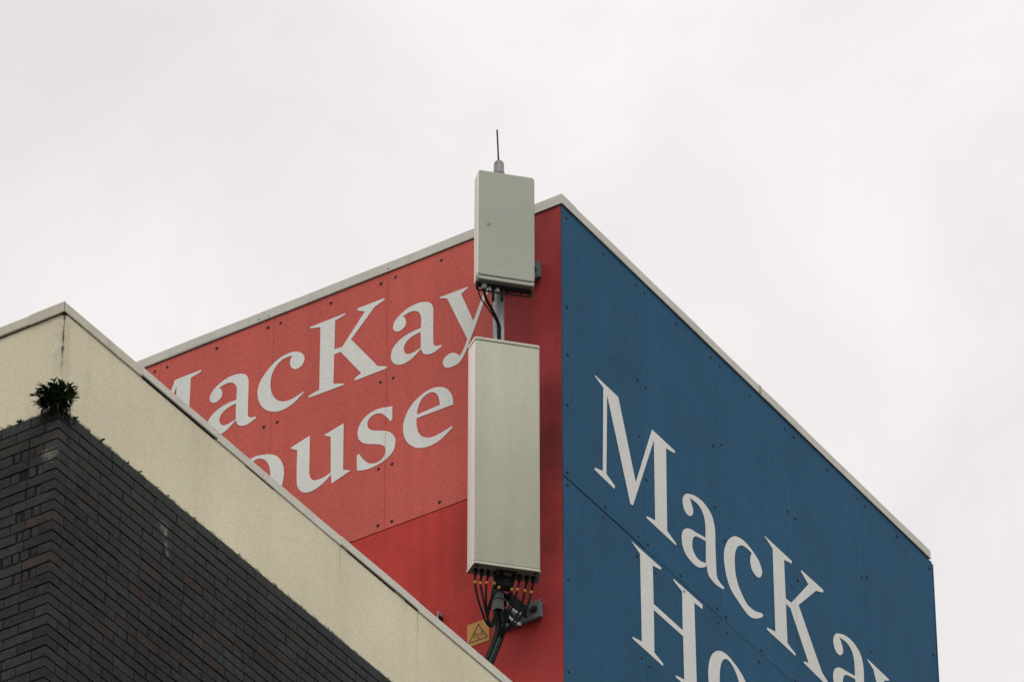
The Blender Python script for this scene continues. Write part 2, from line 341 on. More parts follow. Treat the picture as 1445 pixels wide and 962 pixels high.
# ------------------------------------------------------------------ lettering outlines (metres on the wall)
GLYPHS = {
    'M_blue': [[(0.443,-1.293,1),(0.763,-1.295,1),(0.992,-1.923,1),(1.234,-1.304,1),(1.559,-1.305,1),(1.556,-1.328,1),(1.432,-1.357,1),(1.424,-2.102,1),(1.552,-2.143,1),(1.547,-2.162,1),(1.135,-2.157,1),(1.139,-2.137,1),(1.256,-2.108,1),(1.258,-1.390,1),(0.947,-2.156,1),(0.912,-2.161,1),(0.608,-1.376,1),(0.585,-2.089,1),(0.700,-2.128,1),(0.694,-2.158,1),(0.422,-2.149,1),(0.426,-2.128,1),(0.535,-2.093,1),(0.556,-1.338,1),(0.441,-1.305,1)]],
    'H_blue': [[(0.912,-2.485,1),(1.330,-2.481,1),(1.326,-2.504,1),(1.210,-2.533,1),(1.214,-2.864,1),(1.617,-2.867,1),(1.619,-2.527,1),(1.496,-2.497,1),(1.504,-2.481,1),(1.913,-2.479,1),(1.903,-2.522,1),(1.791,-2.529,1),(1.801,-3.290,1),(1.923,-3.319,1),(1.922,-3.341,1),(1.502,-3.334,1),(1.505,-3.318,1),(1.623,-3.290,1),(1.621,-2.918,1),(1.215,-2.917,1),(1.212,-3.285,1),(1.331,-3.314,1),(1.330,-3.337,1),(0.913,-3.331,1),(0.916,-3.314,1),(1.041,-3.285,1),(1.035,-2.530,1)]],
    'o_blue': [[(1.967,-3.065),(1.975,-2.985),(1.995,-2.912),(2.044,-2.831),(2.130,-2.761),(2.230,-2.733),(2.320,-2.742),(2.414,-2.768),(2.490,-2.810),(2.548,-2.875),(2.590,-2.970),(2.602,-3.065),(2.594,-3.145),(2.574,-3.218),(2.525,-3.299),(2.439,-3.369),(2.339,-3.397),(2.249,-3.388),(2.155,-3.362),(2.079,-3.320),(2.021,-3.255),(1.979,-3.160)],[(2.129,-3.065),(2.134,-2.961),(2.151,-2.881),(2.180,-2.820),(2.225,-2.780),(2.275,-2.772),(2.329,-2.790),(2.379,-2.834),(2.414,-2.895),(2.432,-2.970),(2.440,-3.065),(2.435,-3.169),(2.418,-3.249),(2.389,-3.310),(2.344,-3.350),(2.294,-3.358),(2.240,-3.340),(2.190,-3.296),(2.155,-3.235),(2.137,-3.160)]],
    'a_blue': [[(1.722,-1.596),(1.824,-1.552),(1.919,-1.536),(2.003,-1.546),(2.076,-1.584),(2.111,-1.651),(2.121,-1.725),(2.118,-1.842),(2.122,-2.005),(2.129,-2.100),(2.159,-2.129),(2.231,-2.145,1),(2.227,-2.162,1),(2.184,-2.176),(2.099,-2.186),(2.036,-2.176),(2.000,-2.154),(1.988,-2.115),(1.985,-2.092,1),(1.933,-2.136),(1.879,-2.167),(1.816,-2.184),(1.743,-2.179),(1.681,-2.159),(1.643,-2.115),(1.631,-2.064),(1.631,-2.035),(1.641,-1.990),(1.663,-1.954),(1.711,-1.914),(1.769,-1.889),(1.854,-1.873),(1.976,-1.845,1),(1.979,-1.767),(1.971,-1.692),(1.947,-1.640),(1.906,-1.610),(1.853,-1.601),(1.758,-1.613,1),(1.780,-1.644),(1.803,-1.690),(1.801,-1.731),(1.765,-1.772),(1.721,-1.785),(1.679,-1.769),(1.658,-1.729),(1.656,-1.683),(1.679,-1.637)],[(1.980,-1.875,1),(1.911,-1.889),(1.842,-1.910),(1.804,-1.940),(1.783,-1.989),(1.782,-2.036),(1.799,-2.072),(1.840,-2.098),(1.892,-2.100),(1.972,-2.075,1)]],
    'c_blue': [[(2.401,-1.586),(2.472,-1.557),(2.554,-1.544),(2.640,-1.555),(2.714,-1.579),(2.772,-1.613),(2.802,-1.663),(2.800,-1.705),(2.762,-1.755),(2.705,-1.766),(2.652,-1.742),(2.633,-1.693),(2.636,-1.638),(2.657,-1.592,1),(2.606,-1.588),(2.552,-1.592),(2.502,-1.611),(2.452,-1.650),(2.417,-1.710),(2.401,-1.779),(2.399,-1.867),(2.412,-1.939),(2.451,-2.016),(2.542,-2.094),(2.610,-2.109),(2.696,-2.097),(2.775,-2.066,1),(2.805,-2.068,1),(2.782,-2.102,1),(2.693,-2.162),(2.623,-2.191),(2.554,-2.193),(2.470,-2.166),(2.335,-2.108),(2.275,-2.030),(2.247,-1.934),(2.240,-1.851),(2.254,-1.784),(2.277,-1.727),(2.323,-1.657)]],
    'K_blue': [[(2.850,-1.316,1),(3.264,-1.314,1),(3.266,-1.340,1),(3.147,-1.371,1),(3.153,-1.720,1),(3.236,-1.715,1),(3.512,-1.389,1),(3.402,-1.330,1),(3.414,-1.315,1),(3.743,-1.310,1),(3.738,-1.337,1),(3.627,-1.383,1),(3.348,-1.673,1),(3.675,-2.103,1),(3.826,-2.173,1),(3.820,-2.190,1),(3.396,-2.169,1),(3.399,-2.154,1),(3.470,-2.128,1),(3.219,-1.773,1),(3.153,-1.770,1),(3.157,-2.124,1),(3.276,-2.155,1),(3.273,-2.176,1),(2.851,-2.172,1),(2.854,-2.151,1),(2.978,-2.121,1),(2.977,-1.367,1)]],
    'a_red': [[(-1.048,-0.876,1),(-1.046,-0.891,1),(-1.094,-0.910),(-1.141,-0.920),(-1.184,-0.909),(-1.211,-0.888),(-1.225,-0.858),(-1.231,-0.838,1),(-1.274,-0.871),(-1.321,-0.901),(-1.376,-0.916),(-1.431,-0.906),(-1.470,-0.878),(-1.495,-0.832),(-1.497,-0.782),(-1.480,-0.732),(-1.434,-0.689),(-1.371,-0.661),(-1.301,-0.649),(-1.234,-0.647,1),(-1.232,-0.562),(-1.241,-0.518),(-1.263,-0.484),(-1.295,-0.465),(-1.342,-0.460),(-1.397,-0.472,1),(-1.377,-0.499),(-1.367,-0.540),(-1.380,-0.576),(-1.411,-0.596),(-1.447,-0.594),(-1.475,-0.571),(-1.483,-0.534),(-1.472,-0.498),(-1.437,-0.459),(-1.382,-0.428),(-1.319,-0.408),(-1.256,-0.406),(-1.193,-0.422),(-1.153,-0.448),(-1.131,-0.488),(-1.125,-0.532),(-1.124,-0.687),(-1.122,-0.810),(-1.117,-0.846),(-1.094,-0.868)],[(-1.235,-0.682,1),(-1.292,-0.689),(-1.347,-0.712),(-1.378,-0.748),(-1.384,-0.787),(-1.369,-0.825),(-1.341,-0.844),(-1.298,-0.845),(-1.233,-0.830,1)]],
    'c_red': [[(-2.277,-0.815,1),(-2.323,-0.827),(-2.387,-0.843),(-2.443,-0.841),(-2.492,-0.824),(-2.537,-0.784),(-2.571,-0.725),(-2.587,-0.654),(-2.588,-0.588),(-2.573,-0.528),(-2.543,-0.478),(-2.495,-0.443),(-2.439,-0.433),(-2.397,-0.437,1),(-2.410,-0.469),(-2.415,-0.504),(-2.404,-0.541),(-2.375,-0.571),(-2.338,-0.578),(-2.302,-0.561),(-2.283,-0.519),(-2.289,-0.480),(-2.318,-0.440),(-2.367,-0.412),(-2.424,-0.402),(-2.496,-0.410),(-2.568,-0.443),(-2.631,-0.497),(-2.682,-0.559),(-2.706,-0.632),(-2.701,-0.716),(-2.670,-0.793),(-2.624,-0.852),(-2.562,-0.892),(-2.498,-0.910),(-2.425,-0.905),(-2.354,-0.876),(-2.279,-0.822,1)]],
    'K_red': [[(-2.238,-0.234,1),(-1.920,-0.233,1),(-1.920,-0.248,1),(-2.010,-0.265,1),(-2.011,-0.533,1),(-1.940,-0.538,1),(-1.741,-0.289,1),(-1.810,-0.252,1),(-1.808,-0.233,1),(-1.566,-0.235,1),(-1.565,-0.252,1),(-1.653,-0.282,1),(-1.861,-0.500,1),(-1.617,-0.843,1),(-1.530,-0.883,1),(-1.534,-0.897,1),(-1.821,-0.897,1),(-1.820,-0.876,1),(-1.764,-0.850,1),(-1.955,-0.578,1),(-2.012,-0.579,1),(-2.013,-0.851,1),(-1.919,-0.883,1),(-1.920,-0.897,1),(-2.238,-0.893,1),(-2.236,-0.875,1),(-2.140,-0.853,1),(-2.144,-0.274,1),(-2.238,-0.247,1)]],
    'y_red': [[(-1.069,-0.429,1),(-0.816,-0.434,1),(-0.816,-0.442,1),(-0.879,-0.476,1),(-0.769,-0.768,1),(-0.685,-0.561,1),(-0.680,-0.492,1),(-0.726,-0.460,1),(-0.726,-0.441,1),(-0.523,-0.448,1),(-0.523,-0.461,1),(-0.607,-0.489,1),(-0.685,-0.648,1),(-0.754,-0.831,1),(-0.780,-0.891),(-0.820,-0.988),(-0.851,-1.051),(-0.872,-1.080),(-0.902,-1.105),(-0.944,-1.113),(-0.985,-1.110),(-1.019,-1.089),(-1.035,-1.053),(-1.032,-1.022),(-1.012,-0.998),(-0.976,-0.985),(-0.939,-0.993),(-0.908,-1.015),(-0.887,-1.042,1),(-0.851,-0.986),(-0.822,-0.912,1),(-1.003,-0.468,1),(-1.068,-0.439,1)]],
    'u_red': [[(-2.392,-1.292,1),(-2.216,-1.245,1),(-2.213,-1.463),(-2.213,-1.575),(-2.206,-1.615),(-2.190,-1.648),(-2.163,-1.669),(-2.115,-1.676),(-2.063,-1.669),(-2.019,-1.654,1),(-2.026,-1.331,1),(-2.088,-1.291,1),(-1.912,-1.250,1),(-1.908,-1.673,1),(-1.840,-1.704,1),(-2.009,-1.758,1),(-2.015,-1.675,1),(-2.041,-1.694),(-2.083,-1.723),(-2.135,-1.748),(-2.187,-1.758),(-2.240,-1.751),(-2.277,-1.729),(-2.304,-1.694),(-2.320,-1.651),(-2.324,-1.602),(-2.327,-1.462),(-2.326,-1.337,1)]],
    's_red': [[(-1.479,-1.265,1),(-1.478,-1.383,1),(-1.495,-1.395,1),(-1.519,-1.357),(-1.556,-1.310),(-1.593,-1.286),(-1.635,-1.277),(-1.671,-1.289),(-1.694,-1.315),(-1.699,-1.345),(-1.693,-1.374),(-1.672,-1.401),(-1.643,-1.421),(-1.590,-1.442),(-1.538,-1.465),(-1.496,-1.493),(-1.467,-1.529),(-1.450,-1.564),(-1.447,-1.597),(-1.454,-1.648),(-1.477,-1.687),(-1.513,-1.715),(-1.559,-1.734),(-1.611,-1.746),(-1.673,-1.751),(-1.726,-1.745),(-1.784,-1.728,1),(-1.789,-1.588,1),(-1.768,-1.583,1),(-1.743,-1.627),(-1.711,-1.671),(-1.680,-1.701),(-1.648,-1.716),(-1.606,-1.722),(-1.570,-1.712),(-1.545,-1.687),(-1.534,-1.649),(-1.541,-1.609),(-1.562,-1.585),(-1.593,-1.565),(-1.646,-1.542),(-1.698,-1.520),(-1.741,-1.492),(-1.770,-1.454),(-1.784,-1.414),(-1.786,-1.381),(-1.775,-1.337),(-1.752,-1.298),(-1.714,-1.265),(-1.662,-1.245),(-1.604,-1.241),(-1.541,-1.249)]],
    'e_red': [[(-0.941,-1.459,1),(-0.944,-1.415),(-0.957,-1.363),(-0.986,-1.311),(-1.019,-1.277),(-1.064,-1.253),(-1.116,-1.240),(-1.175,-1.247),(-1.233,-1.268),(-1.291,-1.305),(-1.336,-1.355),(-1.367,-1.415),(-1.379,-1.477),(-1.378,-1.544),(-1.361,-1.604),(-1.332,-1.658),(-1.292,-1.700),(-1.247,-1.730),(-1.189,-1.748),(-1.124,-1.751),(-1.060,-1.736),(-1.003,-1.703),(-0.945,-1.662,1),(-0.952,-1.647,1),(-0.990,-1.658),(-1.048,-1.672),(-1.112,-1.680),(-1.164,-1.670),(-1.209,-1.643),(-1.242,-1.597),(-1.259,-1.537),(-1.264,-1.489),(-1.260,-1.457,1)],[(-1.260,-1.427,1),(-1.254,-1.380),(-1.238,-1.332),(-1.213,-1.296),(-1.174,-1.274),(-1.135,-1.273),(-1.103,-1.289),(-1.077,-1.326),(-1.065,-1.367),(-1.058,-1.416,1)]],
}

def outline(c, sub=5):
    n = len(c)
    pts = [(p[0], p[1]) for p in c]
    cor = [len(p) > 2 for p in c]
    out = []
    for i in range(n):
        j = (i + 1) % n
        out.append(pts[i])
        if cor[i] and cor[j]:
            continue
        p1, p2 = Vector(pts[i]), Vector(pts[j])
        p0 = Vector(pts[i - 1]) if not cor[i] else p1 - (p2 - p1) * 0.6
        p3 = Vector(pts[(j + 1) % n]) if not cor[j] else p2 + (p2 - p1) * 0.6
        for k in range(1, sub):
            q = cr(p0, p1, p2, p3, k / sub); out.append((q.x, q.y))
    return out

def glyph_mesh(conts, f, cuts=()):
    """flat letter in (u, z); f maps (u, z) of the outline; cuts are the panel joints the vinyl is slit at"""
    cu = bpy.data.curves.new('letter', 'CURVE'); cu.dimensions = '2D'; cu.fill_mode = 'BOTH'
    for c in conts:
        p = [f(*q) for q in outline(c)]
        sp = cu.splines.new('POLY'); sp.points.add(len(p) - 1)
        for i, q in enumerate(p): sp.points[i].co = (q[0], q[1], 0, 1)
        sp.use_cyclic_u = True
    ob = bpy.data.objects.new('tmp', cu); col.objects.link(ob)
    dg = bpy.context.evaluated_depsgraph_get()
    me = bpy.data.meshes.new_from_object(ob.evaluated_get(dg))
    bpy.data.objects.remove(ob); bpy.data.curves.remove(cu)
    bm = bmesh.new(); bm.from_mesh(me)
    for s in cuts:
        for q in (s - 0.0013, s + 0.0013):
            bmesh.ops.bisect_plane(bm, geom=bm.verts[:] + bm.edges[:] + bm.faces[:], plane_co=(q, 0, 0), plane_no=(1, 0, 0))
        kill = [fc for fc in bm.faces if abs(fc.calc_center_median().x - s) < 0.0013]
        bmesh.ops.delete(bm, geom=kill, context='FACES')
    bm.to_mesh(me); bm.free()
    return me

# ------------------------------------------------------------------ the clad tower top
tower = empty('clad_rooftop_block', TOWER, FRAME)
tag(tower, 'rooftop block clad in red and blue panels with large white serif lettering', 'building')
BL, RL = 5.565, 6.78
b = MB(); b.box(0.014, BL - 0.002, 0.014, RL, -(TOWER[2]) + 0.01, -0.014)
b.done('backing_wall', M['gap'], tower)
b = MB(); b.box(0.3, BL - 0.3, 0.3, RL - 0.3, -0.014 + 0.001, 0.03); b.done('roof', M['concrete'], tower)

sc_me = None
def screw_mesh():
    m = MB()
    prof = [(0.0118, 0.0), (0.0118, 0.002), (0.009, 0.0045), (0.004, 0.0055)]
    m.loft([[(r * math.cos(2 * PI * k / 14), r * math.sin(2 * PI * k / 14), h) for k in range(14)] for r, h in prof], cap0=False)
    bmesh.ops.recalc_face_normals(m.bm, faces=m.bm.faces)
    me = bpy.data.meshes.new('screw'); m.bm.to_mesh(me); m.bm.free(); me.materials.append(M['screw'])
    return me
sc_me = screw_mesh()
def screw(panel, p, wall):
    o = bpy.data.objects.new('screw', sc_me); col.objects.link(o); o.parent = panel
    s = rng.uniform(1.0, 1.3); o.scale = (s, s, s)
    o.rotation_euler = (0, -PI / 2, 0) if wall == 'R' else (PI / 2, 0, 0)
    o.location = p

G_ = 0.0013
def red_panel(y0, y1, z0, z1, m, label=None, bev=True):
    k = MB(); dz = rng.uniform(-0.0015, 0.0015)
    k.box(dz * 0, 0.012, y0 + G_, y1 - G_, z0, z1, bev=0.0012 if bev else 0.0)
    o = k.done('cladding_panel', m, tower)
    if label: o['label'] = label
    return o
def blue_panel(x0, x1, z0, z1):
    k = MB(); k.box(x0 + G_, x1 - G_, 0.0, 0.012, z0, z1, bev=0.0012)
    return k.done('cladding_panel', M['blue'], tower)

RY = [0.006, 0.57, 1.537, 2.579, 3.635, 4.69, 5.74, RL]
RZ = -2.347
wobble = lambda: rng.uniform(-0.007, 0.007)
for i in range(1, 7):
    up = red_panel(RY[i], RY[i + 1], RZ + 0.0045, -0.011, M['red_faded'], 'faded red upper panel')
    if i <= 4:
        for z in (-0.078, -1.005, -1.777, -2.288):
            for y in (RY[i] + 0.057, RY[i + 1] - 0.062):
                if i == 1 and y < 0.8: continue
                screw(up, (0, y + wobble(), z + wobble()), 'R')
        for z in (-0.083, -2.287):
            screw(up, (0, max(1.02, (RY[i] + RY[i + 1]) / 2) + wobble(), z + wobble()), 'R')
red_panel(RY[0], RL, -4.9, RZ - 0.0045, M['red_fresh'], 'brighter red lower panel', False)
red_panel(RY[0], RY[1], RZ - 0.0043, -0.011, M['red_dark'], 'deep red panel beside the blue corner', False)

BX = [0.004, 1.103, 2.188, 3.302, 4.418, BL]
BZ = -2.443
BS = [(0.072, -0.086), (0.068, -0.906), (0.073, -1.335), (0.066, -1.789), (0.056, -2.386), (0.060, -2.495), (0.057, -3.308), (0.057, -4.08),
      (0.589, -0.083), (0.570, -2.388), (0.548, -2.494), (1.044, -0.088), (1.167, -0.083), (1.045, -0.968), (1.157, -0.971), (1.056, -1.472),
      (1.146, -1.807), (1.021, -2.382), (1.153, -2.378), (1.002, -2.569), (1.257, -2.566), (1.045, -3.42), (1.150, -3.44), (1.627, -0.085), (1.609, -2.389), (1.65, -2.51),
      (2.126, -0.091), (2.260, -0.088), (2.132, -0.912), (2.254, -0.832), (2.133, -1.473), (2.262, -1.701), (2.125, -2.390), (2.256, -2.391),
      (2.139, -2.508), (2.265, -2.522), (2.707, -0.095), (2.762, -2.406), (2.722, -2.526), (3.236, -0.092), (3.368, -0.092), (3.233, -0.871),
      (3.352, -0.872), (3.354, -1.442), (3.261, -1.548), (3.26, -2.40), (3.36, -2.40), (3.891, -0.092), (4.359, -0.093), (4.483, -0.093),
      (4.375, -0.829), (4.464, -0.779), (4.472, -1.466), (4.36, -2.40), (4.48, -2.40), (4.994, -0.085), (5.509, -0.10), (5.509, -0.927), (5.51, -1.75)]
for i in range(5):
    up = blue_panel(BX[i], BX[i + 1], BZ + (0.005 if i == 0 else 0.0012 if i > 1 else 0.0018), -0.011)
    lo = blue_panel(BX[i], BX[i + 1], -4.9, BZ - (0.005 if i == 0 else 0.0012 if i > 1 else 0.0018))
    for x, z in BS:
        if BX[i] < x < BX[i + 1]:
            screw(up if z > BZ else lo, (x, 0, z), 'B')
k = MB(); k.box(BL - 0.001, BL + 0.010, -0.004, RL, -TOWER[2] + 0.01, -0.030)
k.done('edge_panel', M['blue'], tower)

# coping: folded flange with a small lip, in lengths that butt end to end
def coping_run(name, axis, a0, a1, endcap=False):
    k = MB()
    bar_run(k, axis, a0, a1, -0.010, 0.24, 0.0022, 0.086 if axis == 'y' else 0.081, 0.0016)
    bar_run(k, axis, a0 + 0.001, a1 - 0.001, -0.0135, -0.0065, -0.0045, 0.0005, 0.0006, 0.0012, 1)
    return k.done('coping', [M['trim'], M['trim_lip']], tower)
coping_run('coping', 'y', 0.2405, 2.80); coping_run('coping', 'y', 2.8025, RL)
coping_run('coping', 'x', -0.0098, 2.85); coping_run('coping', 'x', 2.8525, 5.530)
k = MB(); k.box(-0.0105, 0.2, -0.0105, 0.2400, 0.0015, 0.0865, bev=0.003); k.box(-0.0135, -0.0065, -0.0132, 0.239, -0.004, 0.0012, mi=1)
k.done('coping', [M['trim'], M['trim_lip']], tower)
k = MB(); k.box(2.838, 2.863, -0.0135, 0.1, 0.010, 0.0815, bev=0.002); k.done('joint_cover', paint('stained_joint', (0.36, 0.30, 0.22), 0.7, 0.15), tower)
for (x, y) in ((-0.0103, 2.62), (-0.0103, 1.53), (-0.0103, 2.71)):
    o = bpy.data.objects.new('rivet', sc_me); col.objects.link(o); o.parent = tower
    o.scale = (0.5, 0.5, 0.5); o.rotation_euler = (0, -PI / 2, 0); o.location = (x, y, 0.022)

# lettering
def put(conts, f, wall, cuts):
    me = glyph_mesh(conts, f, cuts)
    bm = bmesh.new(); bm.from_mesh(me)
    for v in bm.verts:
        u, z = v.co.x, v.co.y
        v.co = (-0.0026, -u, z) if wall == 'R' else (u, -0.0026, z)
    bmesh.ops.recalc_face_normals(bm, faces=bm.faces)
    want = Vector((-1, 0, 0)) if wall == 'R' else Vector((0, -1, 0))
    bm.normal_update()
    for fc in bm.faces:
        if fc.normal.dot(want) < 0: fc.normal_flip()
    bm.to_mesh(me); bm.free()
    link('letter', me, M['letter'], tower)
RCUT = [-RY[2]]; BCUT = [BX[3]]
ident = lambda u, z: (u, z)
l2r1 = lambda u, z: ((u - 1.559) / 1.33 - 3.242, (z + 1.305) / 1.305 - 0.234)
l2r2 = lambda u, z: ((u - 2.2845) / 1.33 - 2.68, (z + 3.065) / 1.30 - 1.502)
r2l2 = lambda u, z: ((u + 2.68) * 1.33 + 2.2845, (z + 1.502) * 1.29 - 3.065)
for ch, f in (('M_blue', l2r1), ('a_red', lambda u, z: (u - 1.668, z)), ('c_red', ident), ('K_red', ident), ('a_red', ident), ('y_red', ident),
              ('H_blue', l2r2), ('o_blue', l2r2), ('u_red', ident), ('s_red', ident), ('e_red', ident)):
    put(GLYPHS[ch], f, 'R', RCUT)
for ch, f in (('M_blue', ident), ('a_blue', ident), ('c_blue', ident), ('K_blue', ident), ('a_blue', lambda u, z: (u + 2.214, z - 0.006)),
              ('y_red', lambda u, z: (4.404 + 1.33 * (u + 1.069), -1.577 + 1.29 * (z + 0.429))),
              ('H_blue', ident), ('o_blue', ident), ('u_red', r2l2), ('s_red', r2l2), ('e_red', r2l2)):
    put(GLYPHS[ch], f, 'B', BCUT)

# ------------------------------------------------------------------ the brick building with the cream parapet
bld = empty('brick_building', LEFT, FRAME)
tag(bld, 'dark brick building with a cream rendered parapet in front of the red wall', 'building')
XL, YL = 5.975, 9.0
ZT = 0.162
NC = 52                                            # courses laid brick by brick
CH = 0.075
zb = ZT - NC * CH

bm = bmesh.new()
lay = bm.loops.layers.float_color.new('tint')
def tint():
    r = rng.random(); v = rng.uniform(0.82, 1.16)
    if r < 0.11: c = (0.043, 0.034, 0.030)
    elif r < 0.40: c = (0.036, 0.0345, 0.0335)
    else: c = (0.0325, 0.0355, 0.0355)
    return [q * v for q in c] + [1.0]
def brick_box(x0, x1, y0, y1, z0, z1):
    t = tint(); j = lambda: rng.uniform(-0.0012, 0.0012)
    v = [bm.verts.new((x + j(), y + j(), z + j())) for x, y, z in ((x0,y0,z0),(x1,y0,z0),(x1,y1,z0),(x0,y1,z0),(x0,y0,z1),(x1,y0,z1),(x1,y1,z1),(x0,y1,z1))]
    fs = [bm.faces.new([v[i] for i in q]) for q in ((0,3,2,1),(4,5,6,7),(0,1,5,4),(1,2,6,5),(2,3,7,6),(3,0,4,7))]
    es = list({e for f in fs for e in f.edges})
    r = bmesh.ops.bevel(bm, geom=es, offset=0.0022, segments=1, affect='EDGES')
    for f in {g for q in r['verts'] for g in q.link_faces}:
        for l in f.loops: l[lay] = t
JT = 0.0075
for i in range(NC):
    z1 = ZT - i * CH - (JT if i else 0.0); z0 = ZT - (i + 1) * CH
    odd = i % 2
    cx, cy = (0.215, 0.1025) if odd else (0.1025, 0.215)
    d = rng.uniform(0, 0.003)
    brick_box(d, cx, d, cy, z0, z1)
    x = cx + JT
    while x < 4.2 + 0.05 * (i % 3):                # right-hand face, as far as the frame shows
        w = 0.1025 if rng.random() < 0.14 else 0.215 * rng.uniform(0.96, 1.03)
        jj = JT if rng.random() > 0.06 else JT * 1.8
        d = rng.uniform(0, 0.0035)
        brick_box(x, x + w, d, d + 0.06, z0, z1); x += w + jj
    w = XL - x
    y = cy + JT
    if odd and 3 <= i <= 15:                       # cut closers with open joints beside the corner
        for q in range(rng.choice((2, 3, 4))):
            w = rng.uniform(0.030, 0.062); gp = rng.uniform(0.010, 0.024)
            if rng.random() > 0.05:
                d = rng.uniform(0.0, 0.010); brick_box(d, d + 0.05, y, y + w, z0, z1)
            y += w + gp
    while y < 1.25:
        w = 0.1025 if rng.random() < 0.16 else 0.215 * rng.uniform(0.96, 1.03)
        d = rng.uniform(0, 0.0035)
        brick_box(d, d + 0.06, y, y + w, z0, z1); y += w + JT
me = bpy.data.meshes.new('brickwork'); bm.to_mesh(me); bm.free()
link('brickwork', me, M['brick'], bld)
k = MB(); k.box(0.009, XL, 0.009, YL, zb, ZT - 0.003); k.done('mortar_core', M['mortar'], bld)
k = MB(); k.box(0.002, XL, 0.002, YL, -LEFT[2] + 0.01, zb - 0.001)
k.box(4.40, XL - 0.001, 0.001, 0.0089, zb, ZT - 0.004); k.box(0.001, 0.0089, 1.52, YL - 0.001, zb, ZT - 0.004)
k.done('lower_brickwork', M['brick_lower'], bld)

ZP = 0.880
k = MB(); k.prism([(0.006, 0.006), (XL, 0.006), (XL, 0.25), (0.25, 0.25), (0.25, YL), (0.006, YL)], ZT + 0.001, ZP - 0.001)
k.done('parapet', M['cream'], bld)
k = MB(); k.box(0.2505, XL - 0.001, 0.2505, YL, ZT, 0.35); k.done('roof', M['concrete'], bld)
M['coping_l'] = paint('pale_coping', (0.62, 0.605, 0.515), 0.6, 0.13, 0.08, streak=0.12)
M['coping_cream'] = paint('cream_coping', (0.57, 0.545, 0.43), 0.7, 0.13, 0.08, streak=0.12)
def cope(x0, x1, y0, y1, zu, m, lift=0.0):
    k = MB()
    if x1 - x0 > 0.5: bar_run(k, 'x', x0, x1, y0, y1, zu, 0.955 + lift, 0.0013, 0.005)
    elif y1 - y0 > 0.5: bar_run(k, 'y', y0, y1, x0, x1, zu, 0.955 + lift, 0.0013, 0.005)
    else: k.box(x0, x1, y0, y1, zu, 0.955 + lift, bev=0.004)
    return k.done('coping', m, bld)
segs = [(-0.0122, 0.80, 0.8795, -0.003, 0), (0.8006, 1.62, 0.891, -0.009, 0.001), (1.6206, 2.27, 0.8805, -0.003, 0), (2.2706, 3.02, 0.8795, -0.002, 0.001),
        (3.0206, 3.935, 0.886, -0.006, 0), (3.9356, 5.15, 0.8795, -0.002, 0.002), (5.152, XL, 0.8795, -0.003, 0)]
for i, (a, c, zu, yo, lf) in enumerate(segs):
    cope(a, c, yo, 0.27, zu, M['coping_cream'] if i == 0 else M['coping_l'], lf)
cope(-0.0125, 0.27, 0.2705, 2.6, 0.8815, M['coping_cream']); cope(-0.0125, 0.27, 2.603, YL, 0.8815, M['coping_cream'])
cope(-0.0125, 0.02, -0.0028, 0.2703, 0.8815, M['coping_cream'])
# dark strips put in as the shadow line of the gaps under the coping
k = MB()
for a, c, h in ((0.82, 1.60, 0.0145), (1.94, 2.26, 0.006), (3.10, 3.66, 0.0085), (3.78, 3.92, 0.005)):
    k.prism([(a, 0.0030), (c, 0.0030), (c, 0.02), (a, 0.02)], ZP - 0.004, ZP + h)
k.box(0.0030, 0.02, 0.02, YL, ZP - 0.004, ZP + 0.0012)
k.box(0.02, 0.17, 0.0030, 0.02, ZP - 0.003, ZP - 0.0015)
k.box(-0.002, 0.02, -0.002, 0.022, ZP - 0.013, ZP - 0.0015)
k.done('shadow_gap_strip', M['gap'], bld)
k = MB(); k.box(-0.0129, -0.0108, -0.0034, -0.0012, 0.882, 0.9535); k.done('coping_joint', M['dark_metal'], bld)

# moss tufts growing in the top joint of the brickwork
def leaf_faces(bm, lay, base, d, up, L, W, shade, cup=0.25):
    d = d.normalized(); s = d.cross(up)
    if s.length < 1e-4: s = d.orthogonal()
    s.normalize(); n = s.cross(d).normalized()
    prof = ((0.0, 0.08), (0.25, 0.8), (0.5, 1.0), (0.75, 0.62), (1.0, 0.0))
    rows = []
    for t, w in prof:
        p = base + d * (L * t) - n * (L * cup * t * t)
        if w == 0.0: rows.append([bm.verts.new(p)])
        else: rows.append([bm.verts.new(p - s * W * w * 0.5 + n * W * 0.12), bm.verts.new(p), bm.verts.new(p + s * W * w * 0.5 + n * W * 0.12)])
    for r0, r1 in zip(rows, rows[1:]):
        fs = []
        if len(r1) == 3:
            fs = [bm.faces.new((r0[0], r0[1], r1[1], r1[0])), bm.faces.new((r0[1], r0[2], r1[2], r1[1]))]
        else:
            fs = [bm.faces.new((r0[0], r0[1], r1[0])), bm.faces.new((r0[1], r0[2], r1[0]))]
        for f in fs:
            for l in f.loops: l[lay] = (shade, shade, shade, 1)

bm = bmesh.new(); lay = bm.loops.layers.float_color.new('tint')
def tuft(x, y, n, size, out):
    for q in range(n):
        dd = Vector((rng.gauss(0, 1), rng.gauss(0, 1), rng.uniform(0.0, 1.6))) + Vector(out) * 0.8
        leaf_faces(bm, lay, Vector((x, y, ZT + 0.002)) + Vector((rng.gauss(0, size * .3), rng.gauss(0, size * .3), 0)), dd, Vector((0, 0, 1)), size * rng.uniform(0.4, 1.0), size * 0.35, rng.uniform(0.1, 0.9))
for x, n, s in ((0.16, 14, 0.030), (0.30, 8, 0.016), (0.43, 14, 0.026), (0.52, 8, 0.018), (0.70, 10, 0.020), (0.83, 10, 0.022), (1.02, 7, 0.015), (1.14, 8, 0.02), (1.42, 6, 0.015), (1.9, 6, 0.014), (2.3, 6, 0.013), (2.9, 5, 0.013)):
    tuft(x, 0.002, n, s, (0, -1, 0))
